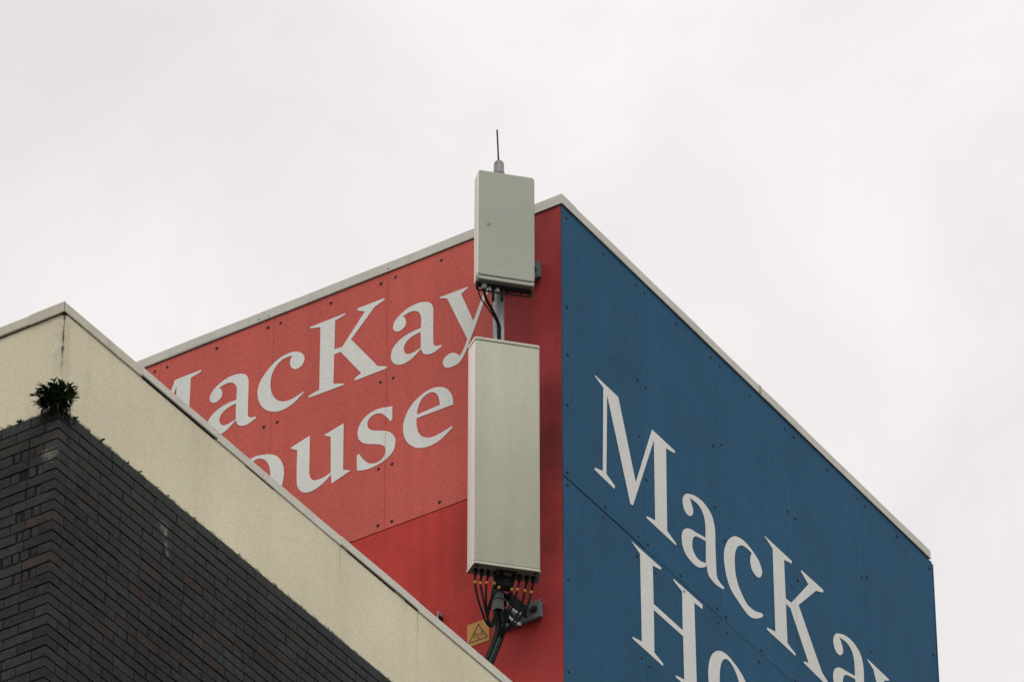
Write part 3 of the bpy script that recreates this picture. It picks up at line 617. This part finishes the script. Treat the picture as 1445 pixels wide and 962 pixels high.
for y, n, s in ((0.295, 14, 0.026), (0.31, 8, 0.035), (0.38, 6, 0.015), (0.43, 6, 0.014)):
    tuft(0.002, y, n, s, (-1, 0, 0))
me = bpy.data.meshes.new('moss'); bm.to_mesh(me); bm.free()
mo = link('moss', me, M['moss'], None); mo.location = LEFT; mo.rotation_euler = (0, 0, FRAME)
tag(mo, 'small green moss tufts along the top edge of the dark brickwork', 'moss', kind='stuff')

# ------------------------------------------------------------------ plant rooted at the brick corner
plant = empty('wall_plant', (LEFT[0], LEFT[1], LEFT[2] + 0.14), FRAME)
tag(plant, 'dark green leafy plant sprouting from the corner of the brickwork', 'plant')
bm = bmesh.new(); lay = bm.loops.layers.float_color.new('tint')
st = MB()
right = Vector((math.cos(AZ - 0) * 0 + math.sin(AZ), -math.cos(AZ), 0))   # image-right in the local frame
left_d = -right
outd = Vector((-1, -1, 0)).normalized()
sprays = []
for a_deg, L in ((-78, .135), (-62, .165), (-50, .150), (-38, .185), (-24, .170), (-10, .165), (0, .200), (8, .175), (22, .195), (34, .200), (46, .205), (58, .190), (70, .185), (82, .150), (-88, .10), (95, .125), (104, .10), (-100, .10)):
    for rep in range(3):
        a = math.radians(a_deg + rng.uniform(-8, 8))
        d = right * math.sin(a) + Vector((0, 0, 1)) * math.cos(a) + outd * rng.uniform(-0.05, 0.55)
        sprays.append((d.normalized(), 0.80 * L * (1.0 if rep == 0 else rng.uniform(0.40, 1.08))))
base = Vector((-0.015, -0.005, 0.035)) + left_d * 0.032
for d, L in sprays:
    p1 = base + d * L * 0.5 + Vector((0, 0, 0.01)); p2 = base + d * L + Vector((0, 0, -0.012))
    st.tube([base, p1, p2], 0.0022, 5, sub=3)
    n = 19
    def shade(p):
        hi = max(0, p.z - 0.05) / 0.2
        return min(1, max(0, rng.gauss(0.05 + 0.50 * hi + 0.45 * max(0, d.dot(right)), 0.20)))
    for q in range(n):
        t = 0.04 + 0.86 * (q + rng.random()) / n
        p = base.lerp(p1, t * 2) if t < 0.5 else p1.lerp(p2, t * 2 - 1)
        side = rng.choice((-1, 1))
        ld = d * rng.uniform(0.4, 1.1) + Vector((rng.gauss(0, .5), rng.gauss(0, .5), rng.gauss(0.1, .45))) + right * side * 0.25
        leaf_faces(bm, lay, p, ld, Vector((0, 0, 1)) + outd * 0.4, rng.uniform(0.024, 0.052), rng.uniform(0.017, 0.031), shade(p))
    for q in range(rng.choice((2, 3, 4))):              # spread of leaves at the tip
        ld = d + Vector((rng.gauss(0, .45), rng.gauss(0, .45), rng.gauss(0, .45)))
        leaf_faces(bm, lay, p2 - d * 0.02, ld, Vector((0, 0, 1)) + outd * 0.3, rng.uniform(0.03, 0.055), rng.uniform(0.014, 0.024), shade(p2))
me = bpy.data.meshes.new('leaves'); bm.to_mesh(me); bm.free(); link('leaves', me, M['leaf'], plant)
for q in range(14):                                 # roots and dead stems clinging to the bricks below
    y = rng.uniform(-0.1, 0.13)
    p = Vector((-0.006, max(y, 0) , 0.05)) if y > 0 else Vector((-y, -0.006, 0.05))
    e = p + Vector((rng.uniform(-.004, 0), rng.uniform(-.004, .02), -rng.uniform(0.06, 0.13)))
    st.tube([base, p, e], rng.uniform(0.0025, 0.005), 5, sub=3)
st.done('stem', M['stem'], plant)
bm = bmesh.new(); lay = bm.loops.layers.float_color.new('tint')
for q in range(150):
    y = rng.gauss(0.01, 0.055)
    p = Vector((-0.004, y, 0)) if y > 0 else Vector((-y, -0.004, 0)); p.z = rng.uniform(-0.03, 0.06)
    leaf_faces(bm, lay, p, outd * 0.6 + Vector((rng.gauss(0, .5), rng.gauss(0, .5), rng.gauss(-0.4, .5))), Vector((0, 0, 1)), rng.uniform(0.014, 0.03), rng.uniform(0.008, 0.014), min(1, max(0, rng.gauss(0.03, 0.06))))
me = bpy.data.meshes.new('dead_leaves'); bm.to_mesh(me); bm.free(); link('dead_leaves', me, M['leaf'], plant)

# ------------------------------------------------------------------ mast on its wall brackets
mast = empty('antenna_mast', MAST, FRAME)
tag(mast, 'galvanised steel pole on wall brackets carrying both grey antennas', 'mast')
def pipe(name, z0, z1, r, m, n=28):
    k = MB(); ring = lambda rr, z: [(rr * math.cos(2 * PI * i / n), rr * math.sin(2 * PI * i / n), z) for i in range(n)]
    k.loft([ring(r - 0.005, z0 + 0.25), ring(r - 0.005, z0), ring(r, z0), ring(r, z1)], cap0=True, cap1=True)
    return k.done(name, m, mast)
pipe('pole', 0.0, 3.84, 0.0415, M['galv'])
def bracket(z):
    k = MB()                                        # wall plate with folded flanges
    k.box(0.255, 0.261, -0.187, 0.20, z - 0.075, z + 0.072, bev=0.001)
    k.box(0.2612, 0.2995, -0.180, 0.19, z - 0.060, z + 0.060)
    o = k.done('wall_bracket', M['galv_dark'], mast)
    for y in (-0.135, 0.15):
        k = MB()
        k.cyl((0.2549, y, z), (0.250, y, z), 0.030, n=16); k.cyl((0.250, y, z), (0.240, y, z), 0.017, n=6)
        k.done('bolt', M['dark_metal'], o)
    k = MB()                                        # stand-off arms to the pole
    k.box(0.046, 0.254, -0.075, -0.062, z - 0.05, z + 0.05, bev=0.001); k.box(0.046, 0.254, 0.062, 0.075, z - 0.05, z + 0.05, bev=0.001)
    k.box(0.044, 0.056, -0.0615, 0.0615, z - 0.05, z + 0.05)
    k.done('standoff_arm', M['dark_metal'], o)
    for dz in (-0.028, 0.03):
        k = MB(); k.tube([(0.075, -0.050, z + dz), (0.02, -0.050, z + dz), (-0.032, -0.036, z + dz), (-0.050, 0.0, z + dz), (-0.032, 0.036, z + dz), (0.02, 0.050, z + dz), (0.075, 0.050, z + dz)], 0.0065, 8, sub=5)
        k.done('u_bolt', M['galv_dark'], o)
    return o
bracket(0.111)
bracket(3.097)
k = MB()                                            # bright bent straps seen between pole and plate
for z in (0.055, -0.035):
    k = MB()
    k.loft([[(x, y + dy, z + zz + dz) for dy, dz in ((-.003, -.012), (.003, -.012), (.003, .012), (-.003, .012))] for x, y, zz in ((0.035, -0.050, 0.02), (0.065, -0.062, -0.012), (0.10, -0.078, -0.030), (0.14, -0.098, -0.032))])
    k.done('strap', M['bright_metal'], mast)

whip = empty('whip_antenna', (MAST[0], MAST[1], MAST[2] + 3.925), 0)
tag(whip, 'thin dark whip aerial on a grey domed base above the upper antenna', 'aerial')
k = MB()
prof = [(0.0425, -0.084), (0.0425, -0.03), (0.039, -0.025), (0.038, 0.040), (0.036, 0.055), (0.028, 0.066), (0.012, 0.072)]
k.loft([[(r * math.cos(2 * PI * i / 20), r * math.sin(2 * PI * i / 20), h) for i in range(20)] for r, h in prof])
k.done('base', paint('whip_base_grey', (0.22, 0.23, 0.21), 0.5, 0.1), whip)
k = MB(); k.cyl((0.0, 0, 0.070), (-0.004, 0, 0.10), 0.011, 0.007, 10); k.tube([(-0.004, 0, 0.0995), (-0.008, 0, 0.22), (-0.014, 0, 0.372)], 0.0062, 8, sub=4)
k.done('rod', M['dark_metal'], whip)

# ------------------------------------------------------------------ panel antennas
def section(xl, xr, wl, wr, y0, y1, r, n=5):
    """rounded-front trapezoid, front at y0, back at y1; back corners reach wl/wr"""
    pts = []
    for i in range(n + 1):
        t = PI + (PI / 2) * i / n; pts.append((xl + r + r * math.cos(t), y0 + r + r * math.sin(t)))
    for i in range(n + 1):
        t = 1.5 * PI + (PI / 2) * i / n; pts.append((xr - r + r * math.cos(t), y0 + r + r * math.sin(t)))
    rb = r * 0.5
    for i in range(3):
        t = (PI / 2) * i / 2; pts.append((wr - rb + rb * math.cos(t), y1 - rb + rb * math.sin(t)))
    for i in range(3):
        t = PI / 2 + (PI / 2) * i / 2; pts.append((wl + rb + rb * math.cos(t), y1 - rb + rb * math.sin(t)))
    return pts

def antenna_body(parent, name, xl, xr, fl, y0, y1, z0, z1, r, rnd, mats, side_limit):
    """vertical loft; faces turned sideways get material 1, the underside material 2"""
    k = MB(); loops = []
    for ins, z in ((rnd, z0), (rnd * 0.45, z0 + rnd * 0.25), (rnd * 0.12, z0 + rnd * 0.65), (0, z0 + rnd), (0, z1 - rnd), (rnd * 0.12, z1 - rnd * 0.65), (rnd * 0.45, z1 - rnd * 0.25), (rnd, z1)):
        loops.append([(x, y, z) for x, y in section(xl + ins, xr - ins, xl - fl + ins, xr + fl - ins, y0 + ins, y1 - ins * 0.3, max(r - ins, 0.004))])
    k.loft(loops)
    bmesh.ops.recalc_face_normals(k.bm, faces=k.bm.faces)
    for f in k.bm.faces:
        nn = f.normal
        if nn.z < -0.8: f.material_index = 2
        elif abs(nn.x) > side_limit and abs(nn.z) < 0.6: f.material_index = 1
    return k.done(name, mats, parent)

big = empty('panel_antenna', MAST, ANT)
tag(big, 'tall pale grey panel antenna with black cables hanging from its base', 'antenna')
rm = [M['radome'], M['radome_side'], M['radome_under']]
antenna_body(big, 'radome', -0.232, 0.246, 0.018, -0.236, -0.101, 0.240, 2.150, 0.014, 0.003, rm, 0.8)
def cap(name, z0, z1, gr):
    k = MB(); sec = lambda z, g: [(x, y, z) for x, y in section(-0.232 - g, 0.246 + g, -0.250 - g, 0.264 + g, -0.236 - g, -0.101 + g, 0.015)]
    k.loft([sec(z0, gr - 0.001), sec(z0 + 0.003, gr), sec(z1 - 0.004, gr), sec(z1, gr - 0.003)])
    bmesh.ops.recalc_face_normals(k.bm, faces=k.bm.faces)
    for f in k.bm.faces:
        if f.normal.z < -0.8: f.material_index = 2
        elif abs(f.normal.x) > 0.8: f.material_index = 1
    return k.done(name, rm, big)
cap('end_cap', 2.1525, 2.180, 0.003); cap('end_cap', 0.214, 0.2375, 0.003)
for z0, z1 in ((2.1495, 2.153), (0.237, 0.2405)):
    k = MB(); k.loft([[(x, y, z) for x, y in section(-0.2325, 0.2465, -0.2505, 0.2645, -0.2365, -0.1005, 0.014)] for z in (z0, z1)], cap0=False, cap1=False)
    k.done('cap_seam', M['dark_metal'], big)
for x in (-0.205, 0.215):
    k = MB(); k.cyl((x, -0.215, 0.2135), (x, -0.215, 0.207), 0.010, n=12); k.done('base_screw', M['dark_metal'], big)
k = MB(); k.box(-0.06, 0.09, -0.205, -0.18, 0.2085, 0.2135); k.done('port_cover', M['dark_metal'], big)
for z in (0.42, 1.95):
    k = MB(); k.box(-0.06, 0.06, -0.0995, -0.046, z - 0.05, z + 0.05, bev=0.002); k.box(-0.075, 0.075, -0.047, 0.045, z - 0.022, z + 0.022, bev=0.002)
    k.done('mount_clamp', M['dark_metal'], big)
k = MB(); k.box(-0.05, 0.075, -0.135, -0.055, 0.135, 0.2125, bev=0.004); k.done('junction_block', M['dark_metal'], big)
CX = (-0.203, -0.158, -0.111, -0.064, -0.017, 0.072, 0.113, 0.166, 0.213)
for x in CX:
    k = MB(); k.cyl((x, -0.165, 0.2138), (x, -0.165, 0.200), 0.016, n=12); k.cyl((x, -0.165, 0.200), (x - 0.003, -0.165, 0.158), 0.0115, 0.0095, n=12)
    k.done('connector', M['rubber'], big)

small = empty('panel_antenna', MAST, ANT)
tag(small, 'short grey panel antenna below the whip aerial, above the tall one', 'antenna')
rs = [paint('small_radome_grey', (0.405, 0.425, 0.355), 0.55, 0.11, 0.05, streak=0.05), M['radome_side'], M['radome_under']]
def spotted():
    m = Mat('small_radome_marked', 0.55, 0.35)
    c = m.mul((0.345, 0.365, 0.300), m.rng(m.noise(1.3, 4), 0.3, 0.7, 0.94, 1.06))
    c = m.mix(m.math('MULTIPLY', m.spot((-0.135, -0.237, 3.205), 0.022, 0.4), 0.75), c, (0.16, 0.12, 0.075))
    return m.out(m.grain(c, 110, 0.12))
rs[0] = spotted()
def slab(name, x0, x1, z0, z1, y0, y1, rc, rnd, mats):
    '''box with rounded corners in elevation and a rounded front edge'''
    k = MB(); loops = []
    def rr(i, y):
        p = []
        for cx, cz, t0 in ((x1 - rc, z1 - rc, 0), (x0 + rc, z1 - rc, 90), (x0 + rc, z0 + rc, 180), (x1 - rc, z0 + rc, 270)):
            for q in range(7):
                t = math.radians(t0 + 15 * q); p.append((cx + (rc - i) * math.cos(t), y, cz + (rc - i) * math.sin(t)))
        return p
    for f, g in ((1, 0), (0.45, 0.2), (0.15, 0.55), (0, 1)):
        loops.append(rr(rnd * f, y0 + rnd * g))
    loops.append(rr(0, y1 - 0.003)); loops.append(rr(0.003, y1))
    k.loft(loops)
    bmesh.ops.recalc_face_normals(k.bm, faces=k.bm.faces)
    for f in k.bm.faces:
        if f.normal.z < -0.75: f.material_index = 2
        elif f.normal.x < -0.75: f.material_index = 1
    return k.done(name, mats, small)
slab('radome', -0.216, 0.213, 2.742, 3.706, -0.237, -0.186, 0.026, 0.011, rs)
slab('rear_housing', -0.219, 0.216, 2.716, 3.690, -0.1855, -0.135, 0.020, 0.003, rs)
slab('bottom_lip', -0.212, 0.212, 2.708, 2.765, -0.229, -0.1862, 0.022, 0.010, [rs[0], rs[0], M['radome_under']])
k = MB()
for x, h in ((0.02, 0.016), (0.075, 0.022), (0.13, 0.026), (0.175, 0.014), (-0.078, 0.125), (-0.012, 0.115)):
    k.cyl((x, -0.15, 2.7115), (x, -0.15, 2.7115 - h), 0.014, 0.010, n=12)
k.box(-0.205, 0.205, -0.180, -0.137, 2.6985, 2.7075, bev=0.002)
k.done('underside_plate', M['dark_metal'], small)
k = MB(); k.tube([(-0.205, -0.17, 2.712), (-0.207, -0.165, 2.672), (-0.19, -0.155, 2.664), (-0.11, -0.15, 2.664), (0.049, -0.15, 2.668), (0.180, -0.15, 2.669), (0.205, -0.15, 2.678), (0.215, -0.15, 2.712)], 0.006, 8, sub=6)
k.tube([(0.187, -0.15, 2.711), (0.192, -0.15, 2.672)], 0.005, 8, sub=3)
k.done('cable_guard', M['dark_metal'], small)
k = MB(); k.cyl((-0.150, -0.168, 2.711), (-0.150, -0.168, 2.664), 0.021, n=14); k.done('connector', M['galv'], small)
for x, m_ in ((-0.106, 'bright_metal'), (-0.045, 'bright_metal')):
    k = MB(); k.cyl((x, -0.15, 2.711), (x, -0.15, 2.668), 0.013, n=12); k.done('connector', M[m_], small)
for z in (2.9, 3.5):
    k = MB(); k.box(-0.05, 0.05, -0.1045, -0.046, z - 0.04, z + 0.04, bev=0.002); k.box(-0.07, 0.07, -0.047, 0.045, z - 0.02, z + 0.02, bev=0.002)
    k.done('mount_clamp', M['dark_metal'], small)

# ------------------------------------------------------------------ cables
def cable(label, name, cat, pts, r, group=None, mat='rubber', n=10):
    o = empty(name, MAST, ANT); tag(o, label, cat, group)
    k = MB(); k.tube(pts, r, n, sub=8); k.done('sheath', M[mat], o)
    return o
J = [
 [(-0.206,-0.165,0.1575),(-0.206,-0.16,0.105),(-0.188,-0.15,0.007),(-0.151,-0.13,-0.097),(-0.112,-0.10,-0.168),(-0.078,-0.08,-0.190),(-0.055,-0.06,-0.145),(-0.030,-0.035,-0.05)],
 [(-0.161,-0.165,0.1575),(-0.167,-0.16,0.103),(-0.144,-0.15,-0.013),(-0.107,-0.11,-0.132),(-0.080,-0.08,-0.180),(-0.060,-0.06,-0.14),(-0.028,-0.03,-0.04)],
 [(-0.114,-0.165,0.1575),(-0.124,-0.16,0.114),(-0.122,-0.14,-0.003),(-0.105,-0.10,-0.097),(-0.078,-0.075,-0.165),(-0.053,-0.06,-0.125),(-0.022,-0.03,-0.03)],
 [(-0.067,-0.165,0.1575),(-0.068,-0.16,0.116),(-0.083,-0.14,0.017),(-0.099,-0.11,-0.076),(-0.088,-0.08,-0.150),(-0.055,-0.06,-0.172),(-0.02,-0.035,-0.06)],
 [(-0.020,-0.165,0.1575),(-0.034,-0.155,0.091),(-0.071,-0.14,0.019),(-0.084,-0.12,-0.052),(-0.096,-0.09,-0.130),(-0.063,-0.06,-0.168),(-0.015,-0.035,-0.07)],
 [(0.069,-0.165,0.1575),(0.060,-0.155,0.09),(0.060,-0.13,0.02),(0.044,-0.10,-0.06),(0.028,-0.07,-0.126),(0.016,-0.05,-0.172),(0.008,-0.02,-0.20)],
 [(0.110,-0.165,0.1575),(0.101,-0.155,0.096),(0.084,-0.13,0.023),(0.062,-0.10,-0.057),(0.036,-0.07,-0.138),(0.018,-0.05,-0.180),(0.008,-0.02,-0.21)],
 [(0.163,-0.165,0.1575),(0.154,-0.155,0.094),(0.144,-0.14,0.027),(0.118,-0.11,-0.068),(0.079,-0.08,-0.140),(0.030,-0.05,-0.185),(0.010,-0.02,-0.22)],
 [(0.210,-0.165,0.1575),(0.199,-0.155,0.088),(0.184,-0.14,0.006),(0.142,-0.11,-0.085),(0.090,-0.08,-0.155),(0.035,-0.05,-0.195),(0.012,-0.02,-0.23)]]
words = ['leftmost', 'second from the left', 'third from the left', 'fourth from the left', 'fifth, beside the pole', 'first right of the pole', 'third from the right', 'second from the right', 'rightmost']
for i, pts in enumerate(J):
    o = cable('black jumper cable with yellow band under the tall antenna, ' + words[i], 'jumper_cable', 'cable', pts, 0.0078, 'jumper cables under the tall antenna')
    p, q = Vector(pts[1]), Vector(pts[2]); d = (q - p).normalized()
    k = MB(); k.cyl(p - d * 0.010, p + d * 0.012, 0.0096, n=12); k.done('colour_band', M['band'], o)
hose = empty('feeder_hose', MAST, ANT)
tag(hose, 'thick black twin hose leaving the foot of the mast behind the parapet', 'hose')
for dx, dy in ((-0.019, 0.0), (0.019, -0.004)):
    k = MB()
    P_ = [(0.0 + dx * .7, dy, 0.06), (0.004 + dx, dy, -0.042), (0.016 + dx, dy, -0.15), (-0.011 + dx, dy, -0.264), (-0.063 + dx, dy, -0.421), (-0.129 + dx, dy, -0.608), (-0.204 + dx, dy, -0.80), (-0.27 + dx, dy + 0.03, -1.15), (-0.29 + dx, dy + 0.05, -1.62)]
    k.tube(P_, 0.0195, 14, sub=10); k.done('conduit', M['hose'], hose)
k = MB(); k.tube([(0.022, -0.022, -0.12), (0.012, -0.022, -0.20), (-0.008, -0.022, -0.264), (-0.060, -0.022, -0.421), (-0.126, -0.022, -0.608)], 0.0035, 6)
k.done('marker_stripe', paint('green_stripe', (0.03, 0.10, 0.07), 0.5, 0.1), hose)
cable('thick black cable curving from the short antenna down to the pole', 'feeder_cable', 'cable', [(-0.150,-0.168,2.664),(-0.148,-0.165,2.645),(-0.128,-0.15,2.59),(-0.07,-0.11,2.524),(-0.027,-0.08,2.464),(-0.008,-0.065,2.414),(-0.007,-0.060,2.34),(-0.007,-0.058,2.0)], 0.0105)
cable('thin black cable looping left of the thick one under the short antenna', 'feeder_cable', 'cable', [(-0.198,-0.165,2.705),(-0.196,-0.17,2.659),(-0.177,-0.15,2.61),(-0.142,-0.13,2.57),(-0.089,-0.10,2.527),(-0.040,-0.07,2.478),(-0.022,-0.058,2.41),(-0.020,-0.055,2.1)], 0.0048)

# ------------------------------------------------------------------ warning sign and wall clip on the red wall
sg = empty('warning_sign', TOWER, FRAME)
tag(sg, 'small square yellow warning sign with black triangle on the red wall', 'sign')
k = MB(); k.box(-0.0050, -0.0002, 0.620, 0.806, -3.632, -3.440, bev=0.001); k.done('plate', M['sign_yellow'], sg)
def flat(name, polys, m, x=-0.0058):
    bm = bmesh.new()
    for P_ in polys:
        f = bm.faces.new([bm.verts.new((x, -u + 0.713, z - 3.536)) for u, z in P_])
    bmesh.ops.recalc_face_normals(bm, faces=bm.faces); bm.normal_update()
    for f in bm.faces:
        if f.normal.x > 0: f.normal_flip()
    me = bpy.data.meshes.new(name); bm.to_mesh(me); bm.free(); return link(name, me, m, sg)
T = [(-0.083, -0.066), (0.083, -0.066), (0.0, 0.078)]; c0 = (0, -0.018)
Ti = [(c0[0] + (a - c0[0]) * 0.845, c0[1] + (z - c0[1]) * 0.845) for a, z in T]
flat('warning_triangle', [[T[i], T[(i + 1) % 3], Ti[(i + 1) % 3], Ti[i]] for i in range(3)], M['sign_black'])
sym = [[(-0.004, -0.048), (0.004, -0.048), (0.0015, -0.020), (-0.0015, -0.020)], [(0.006 * math.cos(t), -0.014 + 0.006 * math.sin(t)) for t in [2 * PI * i / 10 for i in range(10)]],
       [(-0.009, -0.052), (0.009, -0.052), (0.006, -0.046), (-0.006, -0.046)]]
for s in (1, -1):
    for r in (0.015, 0.025, 0.035):
        for i in range(5):
            t0 = -0.75 + 1.5 * i / 5; t1 = -0.75 + 1.5 * (i + 1) / 5
            sym.append([(s * r * math.cos(t0), -0.014 + r * math.sin(t0)), (s * (r + .0038) * math.cos(t0), -0.014 + (r + .0038) * math.sin(t0)),
                        (s * (r + .0038) * math.cos(t1), -0.014 + (r + .0038) * math.sin(t1)), (s * r * math.cos(t1), -0.014 + r * math.sin(t1))])
flat('radio_symbol', sym, M['sign_black'])

cl = empty('wall_clip', TOWER, FRAME)
tag(cl, 'tiny grey metal clip on the red wall just above the cream parapet edge', 'clip')
k = MB(); k.box(-0.050, -0.0004, 1.026, 1.034, -3.34, -3.262, bev=0.001); k.box(-0.012, -0.0003, 1.0345, 1.062, -3.36, -3.285, bev=0.001); k.done('plate', M['galv'], cl)
k = MB(); k.box(-0.045, -0.003, 1.0165, 1.0255, -3.36, -3.300); k.done('dark_side', M['rubber'], cl)  # black block forming the dark side of the clip

# ------------------------------------------------------------------ overcast daylight
SUN_EL, SUN_AZ = math.radians(52), math.radians(172)      # sun behind the camera, veiled by cloud; azimuth clockwise from +Y
w = bpy.data.worlds.new('World'); scene.world = w; w.use_nodes = True
nt = w.node_tree; nt.nodes.clear()
N = nt.nodes.new; Lk = nt.links.new
sky = N('ShaderNodeTexSky'); sky.sky_type = 'NISHITA'; sky.sun_disc = False
sky.sun_elevation = SUN_EL; sky.sun_rotation = SUN_AZ
tc = N('ShaderNodeTexCoord')
def nz(scale, detail, loc=(0, 0, 0), rough=0.5):
    mp = N('ShaderNodeMapping'); mp.inputs['Location'].default_value = loc
    Lk(tc.outputs['Generated'], mp.inputs['Vector'])
    n = N('ShaderNodeTexNoise'); n.inputs['Scale'].default_value = scale; n.inputs['Detail'].default_value = detail; n.inputs['Roughness'].default_value = rough
    n.inputs['Distortion'].default_value = 0.4
    Lk(mp.outputs[0], n.inputs['Vector']); return n.outputs['Fac']
ramp = N('ShaderNodeValToRGB'); Lk(nz(17, 5, (0.3, 0.1, 0.2), 0.58), ramp.inputs[0])
CL = 8.5
e = ramp.color_ramp.elements
e[0].position = 0.33; e[0].color = (0.872, 0.822, 0.822, 1)
e[1].position = 0.70; e[1].color = (0.965, 0.926, 0.915, 1)
def blob(prev, d, r0, r1, gain):
    '''one broad lighter or darker part of the cloud cover around direction d'''
    v = N('ShaderNodeVectorMath'); v.operation = 'DISTANCE'; Lk(tc.outputs['Generated'], v.inputs[0]); v.inputs[1].default_value = d
    m = N('ShaderNodeMapRange'); m.interpolation_type = 'SMOOTHSTEP'
    for i, q in enumerate((r0, r1, gain, 1.0)): m.inputs[i + 1].default_value = q
    Lk(v.outputs['Value'], m.inputs[0])
    k = N('ShaderNodeVectorMath'); k.operation = 'SCALE'; Lk(prev, k.inputs[0]); Lk(m.outputs[0], k.inputs['Scale'])
    return k.outputs[0]
cc = ramp.outputs[0]
for d, r0, r1, gain in (((-0.0846, 0.7691, 0.6335), 0.0, 0.075, 0.875), ((-0.0711, 0.7953, 0.6021), 0.0, 0.045, 1.075),
                        ((0.0326, 0.7698, 0.6374), 0.0, 0.065, 1.06), ((0.084, 0.8213, 0.5642), 0.0, 0.06, 0.97)):
    cc = blob(cc, d, r0, r1, gain)
sc = N('ShaderNodeVectorMath'); sc.operation = 'SCALE'; sc.inputs['Scale'].default_value = 10.3
Lk(cc, sc.inputs[0])
mx = N('ShaderNodeMix'); mx.data_type = 'RGBA'; mx.inputs[0].default_value = 0.94
Lk(sky.outputs[0], mx.inputs[6]); Lk(sc.outputs[0], mx.inputs[7])
bg = N('ShaderNodeBackground'); bg.inputs['Strength'].default_value = 0.1
Lk(mx.outputs[2], bg.inputs['Color'])
wo = N('ShaderNodeOutputWorld'); Lk(bg.outputs[0], wo.inputs['Surface'])

sl = bpy.data.lights.new('sun', 'SUN'); sl.energy = 1.25; sl.angle = math.radians(25); sl.color = (1.0, 0.97, 0.92)
so = bpy.data.objects.new('sun', sl); col.objects.link(so)
sd = Vector((math.sin(SUN_AZ) * math.cos(SUN_EL), math.cos(SUN_AZ) * math.cos(SUN_EL), math.sin(SUN_EL)))
so.rotation_euler = sd.to_track_quat('Z', 'Y').to_euler(); so.location = (0, 0, 60)

cam = bpy.data.cameras.new('camera'); co = bpy.data.objects.new('camera', cam); col.objects.link(co)
cam.sensor_width = 36.0; cam.lens = 200.0; cam.clip_start = 0.1; cam.clip_end = 2000
co.location = (0, 0, CAM_Z); co.rotation_euler = (math.radians(90 + 36.47927), 0, 0)
scene.camera = co
scene.view_settings.view_transform = 'Standard'; scene.view_settings.look = 'None'; scene.view_settings.exposure = 0; scene.view_settings.gamma = 1
scene.render.resolution_x = 1024; scene.render.resolution_y = 681
